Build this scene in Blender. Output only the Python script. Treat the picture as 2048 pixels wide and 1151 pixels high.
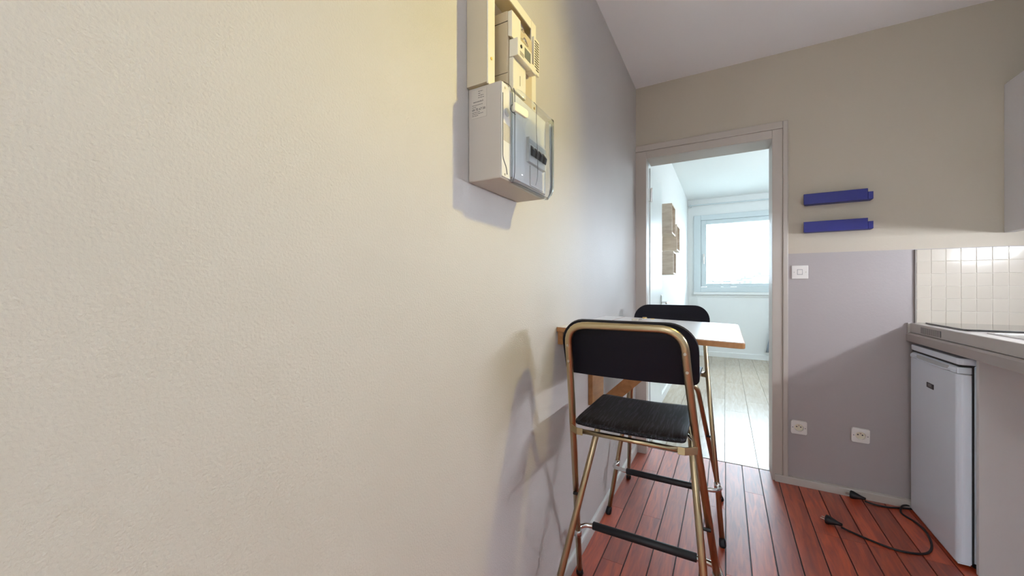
import bpy, bmesh, math, random
from mathutils import Vector, Matrix
random.seed(7)
for o in list(bpy.data.objects): bpy.data.objects.remove(o)
SC = bpy.context.scene
COL = SC.collection
PI = math.pi

# ---------------------------------------------------------------- camera
F_PX, YAW, Y0 = 760.5, 0.5113, 576.3
CAM = Vector((0.539, 0.0, 1.1244))
D = 2.710                       # back wall with the doorway
H = 2.50                        # ceiling
FY = 7.125                      # window wall of the far room
cd = bpy.data.cameras.new('camera')
cam = bpy.data.objects.new('camera', cd); COL.objects.link(cam)
cam.location = CAM; cam.rotation_euler = (PI/2, 0, YAW)
cd.sensor_width = 36; cd.lens = 36*F_PX/2048; cd.shift_y = (Y0-575.5)/2048
cd.clip_start = 0.02; cd.clip_end = 2000
SC.camera = cam

# ---------------------------------------------------------------- sky, lamps, exposure
SKY = 9.5
wd = bpy.data.worlds.new('overcast_sky'); SC.world = wd; wd.use_nodes = True
nt = wd.node_tree; nt.nodes.clear()
tc = nt.nodes.new('ShaderNodeTexCoord'); ns = nt.nodes.new('ShaderNodeTexNoise')
ns.inputs['Scale'].default_value = 3.0; ns.inputs['Detail'].default_value = 4
rp = nt.nodes.new('ShaderNodeValToRGB')
rp.color_ramp.elements[0].position = .3; rp.color_ramp.elements[0].color = (.68, .84, 1, 1)
rp.color_ramp.elements[1].position = .75; rp.color_ramp.elements[1].color = (.80, .92, 1, 1)
bg = nt.nodes.new('ShaderNodeBackground'); bg.inputs['Strength'].default_value = SKY
wo = nt.nodes.new('ShaderNodeOutputWorld')
nt.links.new(tc.outputs['Generated'], ns.inputs['Vector']); nt.links.new(ns.outputs['Fac'], rp.inputs['Fac'])
nt.links.new(rp.outputs['Color'], bg.inputs['Color']); nt.links.new(bg.outputs[0], wo.inputs[0])

def point_lamp(name, loc, watts, col, r):
    l = bpy.data.lights.new(name, 'POINT'); l.energy = watts; l.color = col; l.shadow_soft_size = r
    o = bpy.data.objects.new(name, l); COL.objects.link(o); o.location = loc; return o
def area_lamp(name, loc, rot, sx, sy, watts, col, spread=PI):
    l = bpy.data.lights.new(name, 'AREA'); l.shape = 'RECTANGLE'; l.size = sx; l.size_y = sy
    l.energy = watts; l.color = col; l.spread = spread
    o = bpy.data.objects.new(name, l); COL.objects.link(o); o.location = loc; o.rotation_euler = rot; return o
def spot_lamp(name, loc, aim, watts, col, r, ang):
    l = bpy.data.lights.new(name, 'SPOT'); l.energy = watts; l.color = col; l.shadow_soft_size = r
    l.spot_size = math.radians(ang); l.spot_blend = 1.0
    o = bpy.data.objects.new(name, l); COL.objects.link(o); o.location = loc
    o.rotation_euler = (Vector(aim)-Vector(loc)).to_track_quat('-Z', 'Y').to_euler(); return o
spot_lamp('ceiling_spot', (1.36, 1.56, 2.40), (0, .16, 1.42), 45, (1, .82, .20), .05, 94)
point_lamp('hall_fill', (1.0, -3.5, 1.9), 34, (.97, .96, 1), .15)  # unseen fill lamp, added to lift the ambient light in the kitchen
area_lamp('under_cabinet_tube', (1.99, 1.80, 1.36), (0, PI/2*1.08, 0), .05, .62, 8, (.86, .92, 1))
point_lamp('far_room_fill', (1.9, 5.0, 2.35), 24, (.84, .92, 1), .22)  # unseen fill lamp, added to brighten the room beyond the doorway
vs = SC.view_settings
vs.view_transform = 'Standard'; vs.look = 'None'; vs.exposure = 0.98; vs.gamma = 1.0; vs.use_curve_mapping = False

# ---------------------------------------------------------------- materials
def mat(name, col, rough=.5, metal=0, spec=.5, bump=None, var=None, coat=0):
    """bump=(scale,strength,distance); var=(scale,amount,stretch xyz): slight colour grain of the thing itself"""
    m = bpy.data.materials.new(name); m.use_nodes = True
    t = m.node_tree; b = t.nodes['Principled BSDF']
    b.inputs['Base Color'].default_value = (*col, 1); b.inputs['Roughness'].default_value = rough
    b.inputs['Metallic'].default_value = metal; b.inputs['Specular IOR Level'].default_value = spec
    if coat: b.inputs['Coat Weight'].default_value = coat; b.inputs['Coat Roughness'].default_value = .12
    if bump or var:
        c = t.nodes.new('ShaderNodeTexCoord')
    if var:
        mp = t.nodes.new('ShaderNodeMapping'); mp.inputs['Scale'].default_value = var[2] if len(var) > 2 else (1, 1, 1)
        n = t.nodes.new('ShaderNodeTexNoise'); n.inputs['Scale'].default_value = var[0]; n.inputs['Detail'].default_value = 6
        r = t.nodes.new('ShaderNodeValToRGB'); a = var[1]
        r.color_ramp.elements[0].position = .3; r.color_ramp.elements[1].position = .72
        r.color_ramp.elements[0].color = (*[x*(1-a) for x in col], 1); r.color_ramp.elements[1].color = (*[min(1, x*(1+a)) for x in col], 1)
        t.links.new(c.outputs['Object'], mp.inputs[0]); t.links.new(mp.outputs[0], n.inputs['Vector'])
        t.links.new(n.outputs['Fac'], r.inputs[0]); t.links.new(r.outputs[0], b.inputs['Base Color'])
    if bump:
        n = t.nodes.new('ShaderNodeTexNoise'); n.inputs['Scale'].default_value = bump[0]; n.inputs['Detail'].default_value = 3
        u = t.nodes.new('ShaderNodeBump'); u.inputs['Strength'].default_value = bump[1]; u.inputs['Distance'].default_value = bump[2]
        t.links.new(c.outputs['Object'], n.inputs['Vector']); t.links.new(n.outputs['Fac'], u.inputs['Height'])
        t.links.new(u.outputs[0], b.inputs['Normal'])
    return m

def wood(name, dark, light, rough, scale=(18, 1.6, 18), wave=3.0, coat=0, rnd=0.0, lo=.32, hi=.68, spec=.5):
    m = bpy.data.materials.new(name); m.use_nodes = True
    t = m.node_tree; b = t.nodes['Principled BSDF']; b.inputs['Roughness'].default_value = rough
    if coat: b.inputs['Coat Weight'].default_value = coat; b.inputs['Coat Roughness'].default_value = .45; b.inputs['Coat IOR'].default_value = 1.75
    c = t.nodes.new('ShaderNodeTexCoord'); oi = t.nodes.new('ShaderNodeObjectInfo')
    ad = t.nodes.new('ShaderNodeVectorMath'); ad.operation = 'ADD'
    ml = t.nodes.new('ShaderNodeVectorMath'); ml.operation = 'SCALE'; ml.inputs['Scale'].default_value = 31.0
    cb = t.nodes.new('ShaderNodeCombineXYZ')
    for k in range(3): t.links.new(oi.outputs['Random'], cb.inputs[k])
    t.links.new(cb.outputs[0], ml.inputs[0])
    t.links.new(c.outputs['Object'], ad.inputs[0]); t.links.new(ml.outputs[0], ad.inputs[1])
    mp = t.nodes.new('ShaderNodeMapping'); mp.inputs['Scale'].default_value = scale
    n = t.nodes.new('ShaderNodeTexNoise'); n.inputs['Scale'].default_value = wave; n.inputs['Detail'].default_value = 7
    n.inputs['Distortion'].default_value = .8
    t.links.new(ad.outputs[0], mp.inputs[0]); t.links.new(mp.outputs[0], n.inputs['Vector'])
    r = t.nodes.new('ShaderNodeValToRGB'); r.color_ramp.elements[0].position = lo; r.color_ramp.elements[1].position = hi; b.inputs['Specular IOR Level'].default_value = spec
    r.color_ramp.elements[0].color = (*dark, 1); r.color_ramp.elements[1].color = (*light, 1)
    t.links.new(n.outputs['Fac'], r.inputs[0])
    out = r.outputs[0]
    if rnd:
        hv = t.nodes.new('ShaderNodeHueSaturation'); mr = t.nodes.new('ShaderNodeMapRange')
        mr.inputs['To Min'].default_value = 1-rnd; mr.inputs['To Max'].default_value = 1+rnd
        t.links.new(oi.outputs['Random'], mr.inputs[0]); t.links.new(mr.outputs[0], hv.inputs['Value'])
        t.links.new(out, hv.inputs['Color']); out = hv.outputs[0]
    t.links.new(out, b.inputs['Base Color'])
    u = t.nodes.new('ShaderNodeBump'); u.inputs['Strength'].default_value = .12; u.inputs['Distance'].default_value = .002
    t.links.new(n.outputs['Fac'], u.inputs['Height']); t.links.new(u.outputs[0], b.inputs['Normal'])
    return m

def glassy(name, tint, gloss, rough=.02, refl=(1, 1, 1)):
    m = bpy.data.materials.new(name); m.use_nodes = True
    t = m.node_tree; t.nodes.clear()
    o = t.nodes.new('ShaderNodeOutputMaterial'); mx = t.nodes.new('ShaderNodeMixShader')
    tr = t.nodes.new('ShaderNodeBsdfTransparent'); tr.inputs[0].default_value = (*tint, 1)
    gl = t.nodes.new('ShaderNodeBsdfGlossy'); gl.inputs['Roughness'].default_value = rough; gl.inputs[0].default_value = (*refl, 1)
    lw = t.nodes.new('ShaderNodeFresnel'); lw.inputs['IOR'].default_value = gloss
    t.links.new(lw.outputs[0], mx.inputs[0]); t.links.new(tr.outputs[0], mx.inputs[1]); t.links.new(gl.outputs[0], mx.inputs[2])
    t.links.new(mx.outputs[0], o.inputs[0]); return m

def two_tone_wall():
    """taupe paint above, gloss mauve-grey paint below the painted line at 1.325 m"""
    m = mat('paint_two_tone', (.5, .44, .38), .5, bump=(95, .25, .002))
    t = m.node_tree; b = t.nodes['Principled BSDF']
    c = t.nodes.new('ShaderNodeTexCoord'); s = t.nodes.new('ShaderNodeSeparateXYZ')
    g = t.nodes.new('ShaderNodeMath'); g.operation = 'GREATER_THAN'; g.inputs[1].default_value = 1.325
    t.links.new(c.outputs['Object'], s.inputs[0]); t.links.new(s.outputs[2], g.inputs[0])
    mx = t.nodes.new('ShaderNodeMix'); mx.data_type = 'RGBA'
    mx.inputs[6].default_value = (.42, .375, .37, 1); mx.inputs[7].default_value = (.54, .475, .385, 1)
    t.links.new(g.outputs[0], mx.inputs[0]); t.links.new(mx.outputs[2], b.inputs['Base Color'])
    mr = t.nodes.new('ShaderNodeMapRange'); mr.inputs['To Min'].default_value = .38; mr.inputs['To Max'].default_value = .6
    t.links.new(g.outputs[0], mr.inputs[0]); t.links.new(mr.outputs[0], b.inputs['Roughness'])
    return m

M = {}
M['paint_left'] = mat('paint_left', (.565, .535, .52), .52, bump=(250, .6, .0018), var=(2.2, .035))
M['paint_back'] = two_tone_wall()
M['ceiling'] = mat('ceiling_paint', (.93, .90, .91), .8, bump=(60, .1, .002))
M['paint_hall'] = mat('paint_hall', (.20, .18, .17), .6)  # unseen walls, darkened to cut the light they bounce back
M['trim'] = mat('trim_paint', (.52, .46, .41), .4)
M['base'] = mat('baseboard_paint', (.56, .51, .46), .45)
M['base_white'] = mat('baseboard_white', (.72, .72, .70), .45)
M['white_wall'] = mat('far_paint', (.86, .88, .87), .7, bump=(90, .15, .002))
M['white_gloss'] = mat('door_gloss', (.84, .88, .87), .3)
M['frame_white'] = mat('window_frame_paint', (.66, .73, .75), .4)
M['plank'] = wood('red_plank', (.30, .028, .007), (.58, .085, .018), .46, scale=(22, 2.2, 22), wave=2.4, coat=.85, rnd=.22)
M['caulk'] = mat('plank_caulk', (.012, .012, .016), .5)
M['laminate'] = wood('pale_laminate', (.42, .34, .25), (.52, .44, .34), .26, scale=(16, 1.8, 16), wave=2.5, rnd=.06)
M['lam_gap'] = mat('laminate_gap', (.30, .26, .21), .6)
M['black_wood'] = wood('black_stained_oak', (.0030, .0030, .0045), (.034, .033, .046), .48, scale=(80, 4, 80), wave=2.6, lo=.50, hi=.62, spec=.22)
M['back_wood'] = mat('black_lacquer', (.005, .005, .011), .5, spec=.2)
M['tube'] = mat('satin_steel', (.52, .42, .26), .30, metal=1)  # steel with the gold of the warm lamplight put into its colour
M['chrome'] = mat('chrome', (.75, .74, .72), .18, metal=1)
M['rubber'] = mat('black_rubber', (.010, .010, .013), .5)
M['screw'] = mat('zinc_screw', (.6, .55, .48), .3, metal=1)
M['table_top'] = mat('white_laminate', (.84, .80, .78), .30)
M['birch'] = wood('oiled_birch', (.34, .15, .050), (.46, .22, .08), .42, scale=(14, 3, 14), wave=2.5)
M['cabinet'] = mat('cabinet_white', (.72, .70, .72), .4)
M['panel'] = mat('panel_grey', (.66, .63, .62), .5)
M['fridge'] = mat('fridge_enamel', (.80, .87, .97), .22)  # white enamel, the bluish cast of the light put into its colour
M['fridge_grey'] = mat('fridge_grey', (.52, .54, .56), .4)
M['gasket'] = mat('gasket', (.03, .03, .035), .7)
M['badge'] = mat('badge', (.018, .014, .022), .35)
M['badge_face'] = mat('badge_face', (.28, .26, .27), .35, metal=.5)
M['sink_top'] = mat('enamelled_steel', (.50, .46, .43), .30)
M['counter'] = mat('counter_edge', (.44, .39, .37), .42)
M['glass_hob'] = mat('hob_glass', (.020, .018, .018), .06, spec=.6, coat=.6)
M['steel_sink'] = mat('brushed_sink', (.72, .72, .73), .25, metal=1)
M['vent_dark'] = mat('vent_dark', (.05, .055, .065), .6)
M['tile'] = mat('tile_glaze', (.64, .575, .485), .13, bump=(14, .12, .004), coat=.3)
M['grout'] = mat('grout', (.68, .62, .54), .6)
M['tile_edge'] = mat('tile_edge', (.26, .23, .21), .6)
M['blue'] = mat('blue_lacquer', (.012, .014, .21), .42)
M['plate'] = mat('white_plastic', (.80, .76, .72), .35)
M['plate_dark'] = mat('socket_hole', (.02, .018, .03), .5)
M['plate_cream'] = mat('socket_inner', (.76, .70, .55), .4)
M['meter_frame'] = mat('cream_board', (.62, .54, .40), .45)
M['meter_body'] = mat('cream_plastic', (.62, .51, .34), .4)
M['meter_white'] = mat('ivory_plastic', (.82, .77, .64), .4)
M['breaker_body'] = mat('grey_plastic', (.52, .47, .42), .45)
M['breaker_inner'] = mat('light_grey_plastic', (.80, .78, .75), .4)
M['cover'] = glassy('clear_cover', (.93, .95, .97), 1.5, .07, (.85, .93, 1))
M['seam'] = mat('seam', (.10, .10, .11), .4)
M['toggle'] = mat('toggle_black', (.012, .013, .022), .3)
M['sticker'] = mat('sticker_paper', (.57, .52, .46), .6)
M['ink'] = mat('ink', (.015, .013, .03), .6)
M['tag'] = mat('tag_ivory', (.80, .74, .60), .4)
M['wire'] = mat('seal_wire', (.03, .03, .04), .4)
M['dark_hole'] = mat('dark_gap', (.02, .012, .008), .8)
M['oak'] = wood('sonoma_oak', (.70, .56, .43), (.86, .74, .61), .55, scale=(3, 14, 14), wave=2.5)
M['oak_edge'] = mat('sonoma_edge', (.80, .74, .66), .5)
M['brass'] = mat('brass', (.78, .54, .20), .3, metal=1)
M['pane'] = glassy('window_glass', (.97, .99, .99), 1.2, .0)
M['curtain'] = mat('curtain_cloth', (.34, .40, .47), .9, bump=(300, .2, .001))
M['city'] = mat('darkened_render', (.16, .16, .15), .8, var=(.3, .05))  # pale walls, colour darkened to offset the overexposed daylight
M['city2'] = mat('darkened_roof', (.09, .10, .10), .8)  # roofs darkened too, so they show against the blown-out sky
M['city_win'] = mat('city_window', (.07, .09, .10), .4)
M['ground'] = mat('hazy_ground', (.25, .27, .25), .9, var=(.05, .15))
M['screen'] = mat('meter_screen', (.20, .22, .17), .2)

# ---------------------------------------------------------------- mesh helpers
ORG = {}
def wloc(o): return ORG.get(o.name, Vector((0, 0, 0))) if o else Vector((0, 0, 0))
def obj(name, bm, m, parent=None, local=False, smooth=False):
    off = wloc(parent) if parent else Vector((0, 0, 0))
    if not local and off.length: bmesh.ops.translate(bm, verts=bm.verts, vec=-off)
    bmesh.ops.recalc_face_normals(bm, faces=bm.faces)
    me = bpy.data.meshes.new(name); bm.to_mesh(me); bm.free()
    if smooth:
        for p in me.polygons: p.use_smooth = True
    me.materials.append(m)
    o = bpy.data.objects.new(name, me); COL.objects.link(o)
    if parent: o.parent = parent; ORG[o.name] = Vector((0, 0, 0)) if local else off
    return o
def tag(o, label, cat, group=None):
    o['label'] = label; o['category'] = cat
    if group: o['group'] = group
    return o
def thing(name, label, cat, loc, group=None):
    o = bpy.data.objects.new(name, None); COL.objects.link(o); o.location = loc; o.empty_display_size = .05
    ORG[o.name] = Vector(loc); return tag(o, label, cat, group)
def struct(name, bm, m, parent=None, label=None, smooth=False):
    o = obj(name, bm, m, parent, smooth=smooth)
    if not parent: o['kind'] = 'structure'
    if label: o['label'] = label
    return o
def box(bm, lo, hi, bev=0, seg=2):
    vs_ = [bm.verts.new((x, y, z)) for x in (lo[0], hi[0]) for y in (lo[1], hi[1]) for z in (lo[2], hi[2])]
    fs = [bm.faces.new([vs_[i] for i in q]) for q in ((0, 1, 3, 2), (4, 6, 7, 5), (0, 4, 5, 1), (2, 3, 7, 6), (0, 2, 6, 4), (1, 5, 7, 3))]
    if bev:
        es = {e for f in fs for e in f.edges}
        bmesh.ops.bevel(bm, geom=list(es), offset=bev, segments=seg, affect='EDGES', profile=.5)
def B(lo, hi, bev=0, seg=2):
    bm = bmesh.new(); box(bm, lo, hi, bev, seg); return bm
def BB(*boxes, bev=0):
    bm = bmesh.new()
    for lo, hi in boxes: box(bm, lo, hi, bev)
    return bm
def fillet(pts, rad, n=5):
    pts = [Vector(p) for p in pts]; out = [pts[0]]
    for i in range(1, len(pts)-1):
        a, b, c = pts[i-1], pts[i], pts[i+1]; r = rad[i-1] if isinstance(rad, (list, tuple)) else rad
        u, v = (a-b), (c-b); r1 = min(r, u.length*.49, v.length*.49)
        if r1 < 1e-4: out.append(b); continue
        p, q = b+u.normalized()*r1, b+v.normalized()*r1
        for k in range(n+1):
            t = k/n; out.append(p*(1-t)**2 + b*2*t*(1-t) + q*t*t)
    out.append(pts[-1]); return out
def tube(bm, pts, r, seg=10, caps=True):
    pts = [Vector(p) for p in pts]; rs = r if isinstance(r, (list, tuple)) else [r]*len(pts)
    t0 = (pts[1]-pts[0]).normalized()
    n = t0.orthogonal().normalized(); rings = []; prev = t0
    for i, p in enumerate(pts):
        if i == 0: t = t0
        elif i == len(pts)-1: t = (pts[i]-pts[i-1]).normalized()
        else: t = ((pts[i]-pts[i-1]).normalized()+(pts[i+1]-pts[i]).normalized()).normalized()
        q = prev.rotation_difference(t); n = (q @ n).normalized(); prev = t
        b = t.cross(n)
        rings.append([bm.verts.new(p+(n*math.cos(a)+b*math.sin(a))*rs[i]) for a in [2*PI*k/seg for k in range(seg)]])
    for a, b in zip(rings, rings[1:]):
        for k in range(seg): bm.faces.new((a[k], a[(k+1) % seg], b[(k+1) % seg], b[k]))
    if caps:
        bm.faces.new(rings[0][::-1]); bm.faces.new(rings[-1])
def T(pts, r, seg=10):
    bm = bmesh.new(); tube(bm, pts, r, seg); return bm
def disc(c, axis, r, h, seg=16):
    c = Vector(c); a = Vector(axis).normalized(); return T([c, c+a*h], r, seg)
def prism(outline, place, t0, t1, bev=0):
    """outline: 2D points; place(u,v,t) -> 3D"""
    bm = bmesh.new()
    a = [bm.verts.new(place(u, v, t0)) for u, v in outline]; b = [bm.verts.new(place(u, v, t1)) for u, v in outline]
    n = len(outline); bm.faces.new(a[::-1]); bm.faces.new(b)
    for k in range(n): bm.faces.new((a[k], a[(k+1) % n], b[(k+1) % n], b[k]))
    bmesh.ops.recalc_face_normals(bm, faces=bm.faces)
    if bev:
        es = [e for e in bm.edges if len(e.link_faces) == 2 and any(len(f.verts) == n and n > 4 for f in e.link_faces)] if n > 4 else list(bm.edges)
        bmesh.ops.bevel(bm, geom=es, offset=bev, segments=2, affect='EDGES', profile=.5)
    return bm
def rrect(u0, v0, u1, v1, r, n=5):
    rr = r if isinstance(r, (list, tuple)) else [r]*4
    out = []
    for (cu, cv, a0, rad) in ((u1, v1, 0, rr[0]), (u0, v1, 90, rr[1]), (u0, v0, 180, rr[2]), (u1, v0, 270, rr[3])):
        su = -1 if cu == u1 else 1; sv = -1 if cv == v1 else 1
        for k in range(n+1):
            a = math.radians(a0+90*k/n); out.append((cu+su*rad+rad*math.cos(a), cv+sv*rad+rad*math.sin(a)))
    return out
onXZ = lambda y0: (lambda u, v, t: (u, y0+t, v))       # u=x v=z, t along y
onYZ = lambda x0: (lambda u, v, t: (x0+t, u, v))       # u=y v=z, t along x
onXY = lambda z0: (lambda u, v, t: (u, v, z0+t))       # u=x v=y, t along z
def text(name, s, size, m, parent, mtx, align='LEFT'):
    c = bpy.data.curves.new(name, 'FONT'); c.body = s; c.size = size; c.align_x = align; c.extrude = .00015; c.resolution_u = 2
    o = bpy.data.objects.new(name, c); COL.objects.link(o)
    bpy.context.view_layer.update()
    me = bpy.data.meshes.new_from_object(o.evaluated_get(bpy.context.evaluated_depsgraph_get()))
    bpy.data.objects.remove(o)
    me.transform(mtx); me.materials.clear(); me.materials.append(m)
    if parent: me.transform(Matrix.Translation(-wloc(parent)))
    r = bpy.data.objects.new(name, me); COL.objects.link(r)
    if parent: r.parent = parent; ORG[r.name] = wloc(parent)
    return r

# ================================================================ SETTING
RX = 2.06            # right wall
YB = -4.0            # wall behind the camera, set back in an added hall for the fill lamp
LW = (-1.75, -.10, .12, 2.25)      # unseen glazed opening added in the left wall to let in fill daylight
struct('wall_left', BB(((-.12, LW[1], -.02), (0, D, H)), ((-.12, YB, -.02), (0, LW[0], H)), ((-.12, LW[0], -.02), (0, LW[1], LW[2])), ((-.12, LW[0], LW[3]), (0, LW[1], H))), M['paint_left'], label='cream roller-painted wall running along the left side of the kitchen')
bm = BB(((.855-.04, D, -.02), (RX, D+.09, H)), ((-.12, D, 2.06), (.815, D+.09, H)))
wb = struct('wall_back', bm, M['paint_back'], label='kitchen wall with the doorway, taupe above and glossy mauve grey below')
struct('wall_right', B((RX, YB, -.02), (RX+.1, D+.09, H)), M['paint_hall'], label='kitchen wall behind the worktop and wall cabinet')
struct('wall_front', B((-.12, YB-.1, -.02), (RX+.1, YB, H)), M['paint_hall'], label='kitchen wall behind the viewer')
struct('ceiling', B((-.12, YB-.1, H), (RX+.1, D+.09, H+.1)), M['ceiling'], label='smooth white kitchen ceiling')
# floor: dark caulk bed with separate planks running towards the doorway
fl = struct('floor', B((-.02, YB, -.05), (RX, D+.12, -.006)), M['caulk'], label='red-brown plank floor of the kitchen with dark caulked joints')
struct('floor.002', B((-.02, YB, -.0055), (RX, -.002, -.001)), M['laminate'], label='pale floor of the unseen hall added behind the viewer')
PW, GAP = .0905, .0045
lens = {}   # meshes by length
def plank(x0, y0, y1):
    L = round(y1-y0, 2)
    if L not in lens:
        b = B((GAP/2, .0003, -.012), (PW-GAP/2, L-.0003, 0), .0007, 1)
        me = bpy.data.meshes.new('floor_plank'); bm2 = b; bmesh.ops.recalc_face_normals(b, faces=b.faces); b.to_mesh(me); b.free()
        me.materials.append(M['plank']); lens[L] = me
    o = bpy.data.objects.new('floor_plank', lens[L]); COL.objects.link(o); o.parent = fl; o.location = (x0, y0, 0)
row_end = D+.11
k = -1
while True:
    x0 = .0875+PW*k
    if x0 > RX-PW: break
    if k == -1: x0 = .0875-PW
    y = row_end; first = True
    while y > .05:
        L = random.choice((.9, 1.15, 1.4)) if not first else random.choice((.35, .6, .85, 1.1, 1.35))
        first = False
        y0 = max(0.0, y-L); L2 = round(y-y0, 2)
        plank(x0, round(y-L2, 2), y); y = round(y-L2, 2)
    k += 1
# far room
struct('wall_left.001', B((-.14, D+.09, -.02), (-.02, FY, 2.62)), M['white_wall'], label='white wall on the left of the bright room beyond the doorway')
struct('wall_right.001', B((3.1, D+.09, -.02), (3.2, FY, 2.62)), M['white_wall'], label='far room right wall beyond the doorway')
struct('wall_front.001', BB(((.815, D+.0901, -.02), (3.1, D+.17, 2.62)), ((-.02, D+.0901, 2.06), (.815, D+.17, 2.62))), M['white_wall'], label='far room side of the doorway wall')
WX0, WX1, WZ0, WZ1 = .076, 2.36, 1.064, 2.345
struct('wall_back.001', BB(((-.14, FY, -.02), (WX0, FY+.2, 2.62)), ((WX1, FY, -.02), (3.2, FY+.2, 2.62)), ((WX0, FY, -.02), (WX1, FY+.2, WZ0)), ((WX0, FY, WZ1), (WX1, FY+.2, 2.62))), M['white_wall'], label='white window wall at the end of the far room')
struct('ceiling.001', B((-.14, D+.09, 2.62), (3.2, FY+.2, 2.7)), M['white_wall'], label='white ceiling of the far room')
lf = struct('floor.001', B((-.14, D+.12, -.05), (3.2, FY, -.008)), M['lam_gap'], label='pale laminate floor of the far room')
lmesh = {}
for i in range(17):
    x0 = -.02+.185*i; y = D+.12; j = 0
    while y < FY-.02:
        L = 1.2 if j or i % 3 == 0 else (.4, .8)[i % 2]
        L = round(min(L, FY-y), 3); j += 1
        key = L
        if key not in lmesh:
            b = B((.001, .001, -.012), (.184, L-.001, 0), .0008, 1); bmesh.ops.recalc_face_normals(b, faces=b.faces)
            me = bpy.data.meshes.new('laminate_board'); b.to_mesh(me); b.free(); me.materials.append(M['laminate']); lmesh[key] = me
        if x0+.18 < 3.12:
            o = bpy.data.objects.new('laminate_board', lmesh[key]); COL.objects.link(o); o.parent = lf; o.location = (x0, y, 0)
        y = round(y+L, 3)
w2 = struct('added_window', BB(((-.10, LW[0], LW[2]), (-.03, LW[0]+.06, LW[3])), ((-.10, LW[1]-.06, LW[2]), (-.03, LW[1], LW[3])), ((-.10, LW[0]+.06, LW[2]), (-.03, LW[1]-.06, LW[2]+.06)), ((-.10, LW[0]+.06, LW[3]-.06), (-.03, LW[1]-.06, LW[3])), bev=.003), M['frame_white'], label='white framed window added in the left wall behind the viewer for fill daylight')
obj('pane', B((-.068, LW[0]+.05, LW[2]+.05), (-.062, LW[1]-.05, LW[3]-.05)), M['pane'], w2)
# skirtings
def skirt(name, outline, place, t0, t1, m, label): return struct(name, prism(outline, place, t0, t1), m, label=label)
prof = [(0, 0), (.012, 0), (.012, .050), (.009, .056), (.004, .058), (0, .058)]
skirt('baseboard_left', prof, lambda u, v, t: (u, t, v), YB, D-.016, M['base_white'], 'low white skirting along the left kitchen wall')
prof2 = [(0, 0), (.023, 0), (.023, .036), (.020, .041), (0, .042)]
skirt('baseboard_back', prof2, lambda u, v, t: (t, D-u, v), .792, 1.40, M['base'], 'low beige skirting under the two sockets')
skirt('baseboard_far', [(0, 0), (.014, 0), (.014, .075), (0, .085)], lambda u, v, t: (t, FY-u, v), -.02, 3.1, M['white_wall'], 'white skirting under the far window')
skirt('baseboard_far_left', [(0, 0), (.014, 0), (.014, .075), (0, .085)], lambda u, v, t: (-.02+u, t, v), D+.18, FY-.015, M['white_wall'], 'white skirting along the far left wall')
# door casing, jambs
ox0, ox1, oz = .071, .779, 2.005
tr = struct('trim_1', BB(((ox1, D-.012, 0), (.830, D+.01, oz+.05)), ((.0, D-.012, 0), (ox0, D+.01, oz+.05)), ((ox0, D-.012, oz), (ox1, D+.01, oz+.05)), bev=.002), M['trim'], label='painted door casing around the bright doorway')
obj('casing_moulding', BB(((.830, D-.020, 0), (.855, D+.005, oz+.092)), ((0, D-.020, oz+.05), (.830, D+.005, oz+.092)), bev=.004), M['trim'], tr)
obj('jamb', B((ox1, D+.01, 0), (ox1+.036, D+.18, oz+.04)), M['trim'], tr)
obj('jamb', B((.03, D+.01, 0), (ox0, D+.06, oz+.04)), M['trim'], tr)
obj('jamb', B((.03, D+.061, 0), (ox0-.012, D+.18, oz+.04)), M['white_gloss'], tr)
obj('door_head', B((ox0, D+.01, oz), (ox1, D+.18, oz+.04)), M['trim'], tr)
# open door leaf against the far left wall
dl = struct('door_1', B((.030, D+.055+.13, .012), (.066, D+.76, 1.995), .002), M['white_gloss'], label='white door leaf opened into the far room along its left wall')
for z in (1.80, .25):
    hg = obj('hinge', BB(((.060, D+.170, z-.045), (.068, D+.215, z+.045))), M['chrome'], dl)
    obj('hinge_knuckle', T([(.072, D+.184, z-.05), (.072, D+.184, z+.05)], .007, 10), M['chrome'], hg)
hp = obj('handle_plate', B((.066, D+.685, .93), (.072, D+.722, 1.07), .002), M['chrome'], dl)
obj('lever', T(fillet([(.07, D+.70, 1.008), (.118, D+.70, 1.008), (.122, D+.58, 1.004)], .012), .008, 10), M['chrome'], hp)

# ---- window of the far room
wn = struct('window_1', BB(((WX0, FY-.03, WZ0), (WX0+.105, FY+.08, WZ1)), ((WX1-.105, FY-.03, WZ0), (WX1, FY+.08, WZ1)),
      ((WX0+.105, FY-.03, WZ1-.085), (WX1-.105, FY+.08, WZ1)), ((WX0+.105, FY-.03, WZ0), (WX1-.105, FY+.08, WZ0+.085)), bev=.004), M['frame_white'], label='grey-white framed window with a view over grey rooftops')
sx0, sx1, sz0, sz1 = WX0+.106, WX1-.106, WZ0+.086, WZ1-.086
sash = obj('sash', BB(((sx0, FY-.005, sz0), (sx0+.082, FY+.05, sz1)), ((sx1-.082, FY-.005, sz0), (sx1, FY+.05, sz1)),
      ((sx0+.082, FY-.005, sz1-.07), (sx1-.082, FY+.05, sz1)), ((sx0+.082, FY-.005, sz0), (sx1-.082, FY+.05, sz0+.055)), bev=.006), M['frame_white'], wn)
obj('pane', B((sx0+.08, FY+.02, sz0+.05), (sx1-.08, FY+.026, sz1-.06)), M['pane'], wn)
wh = obj('window_handle', BB(((sx0+.028, FY-.014, 1.60), (sx0+.055, FY-.005, 1.70)), bev=.003), M['plate'], wn)
obj('handle_lever', T(fillet([(sx0+.042, FY-.01, 1.655), (sx0+.042, FY-.05, 1.655), (sx0+.042, FY-.052, 1.53)], .012), .009, 8), M['plate'], wh)
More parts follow.
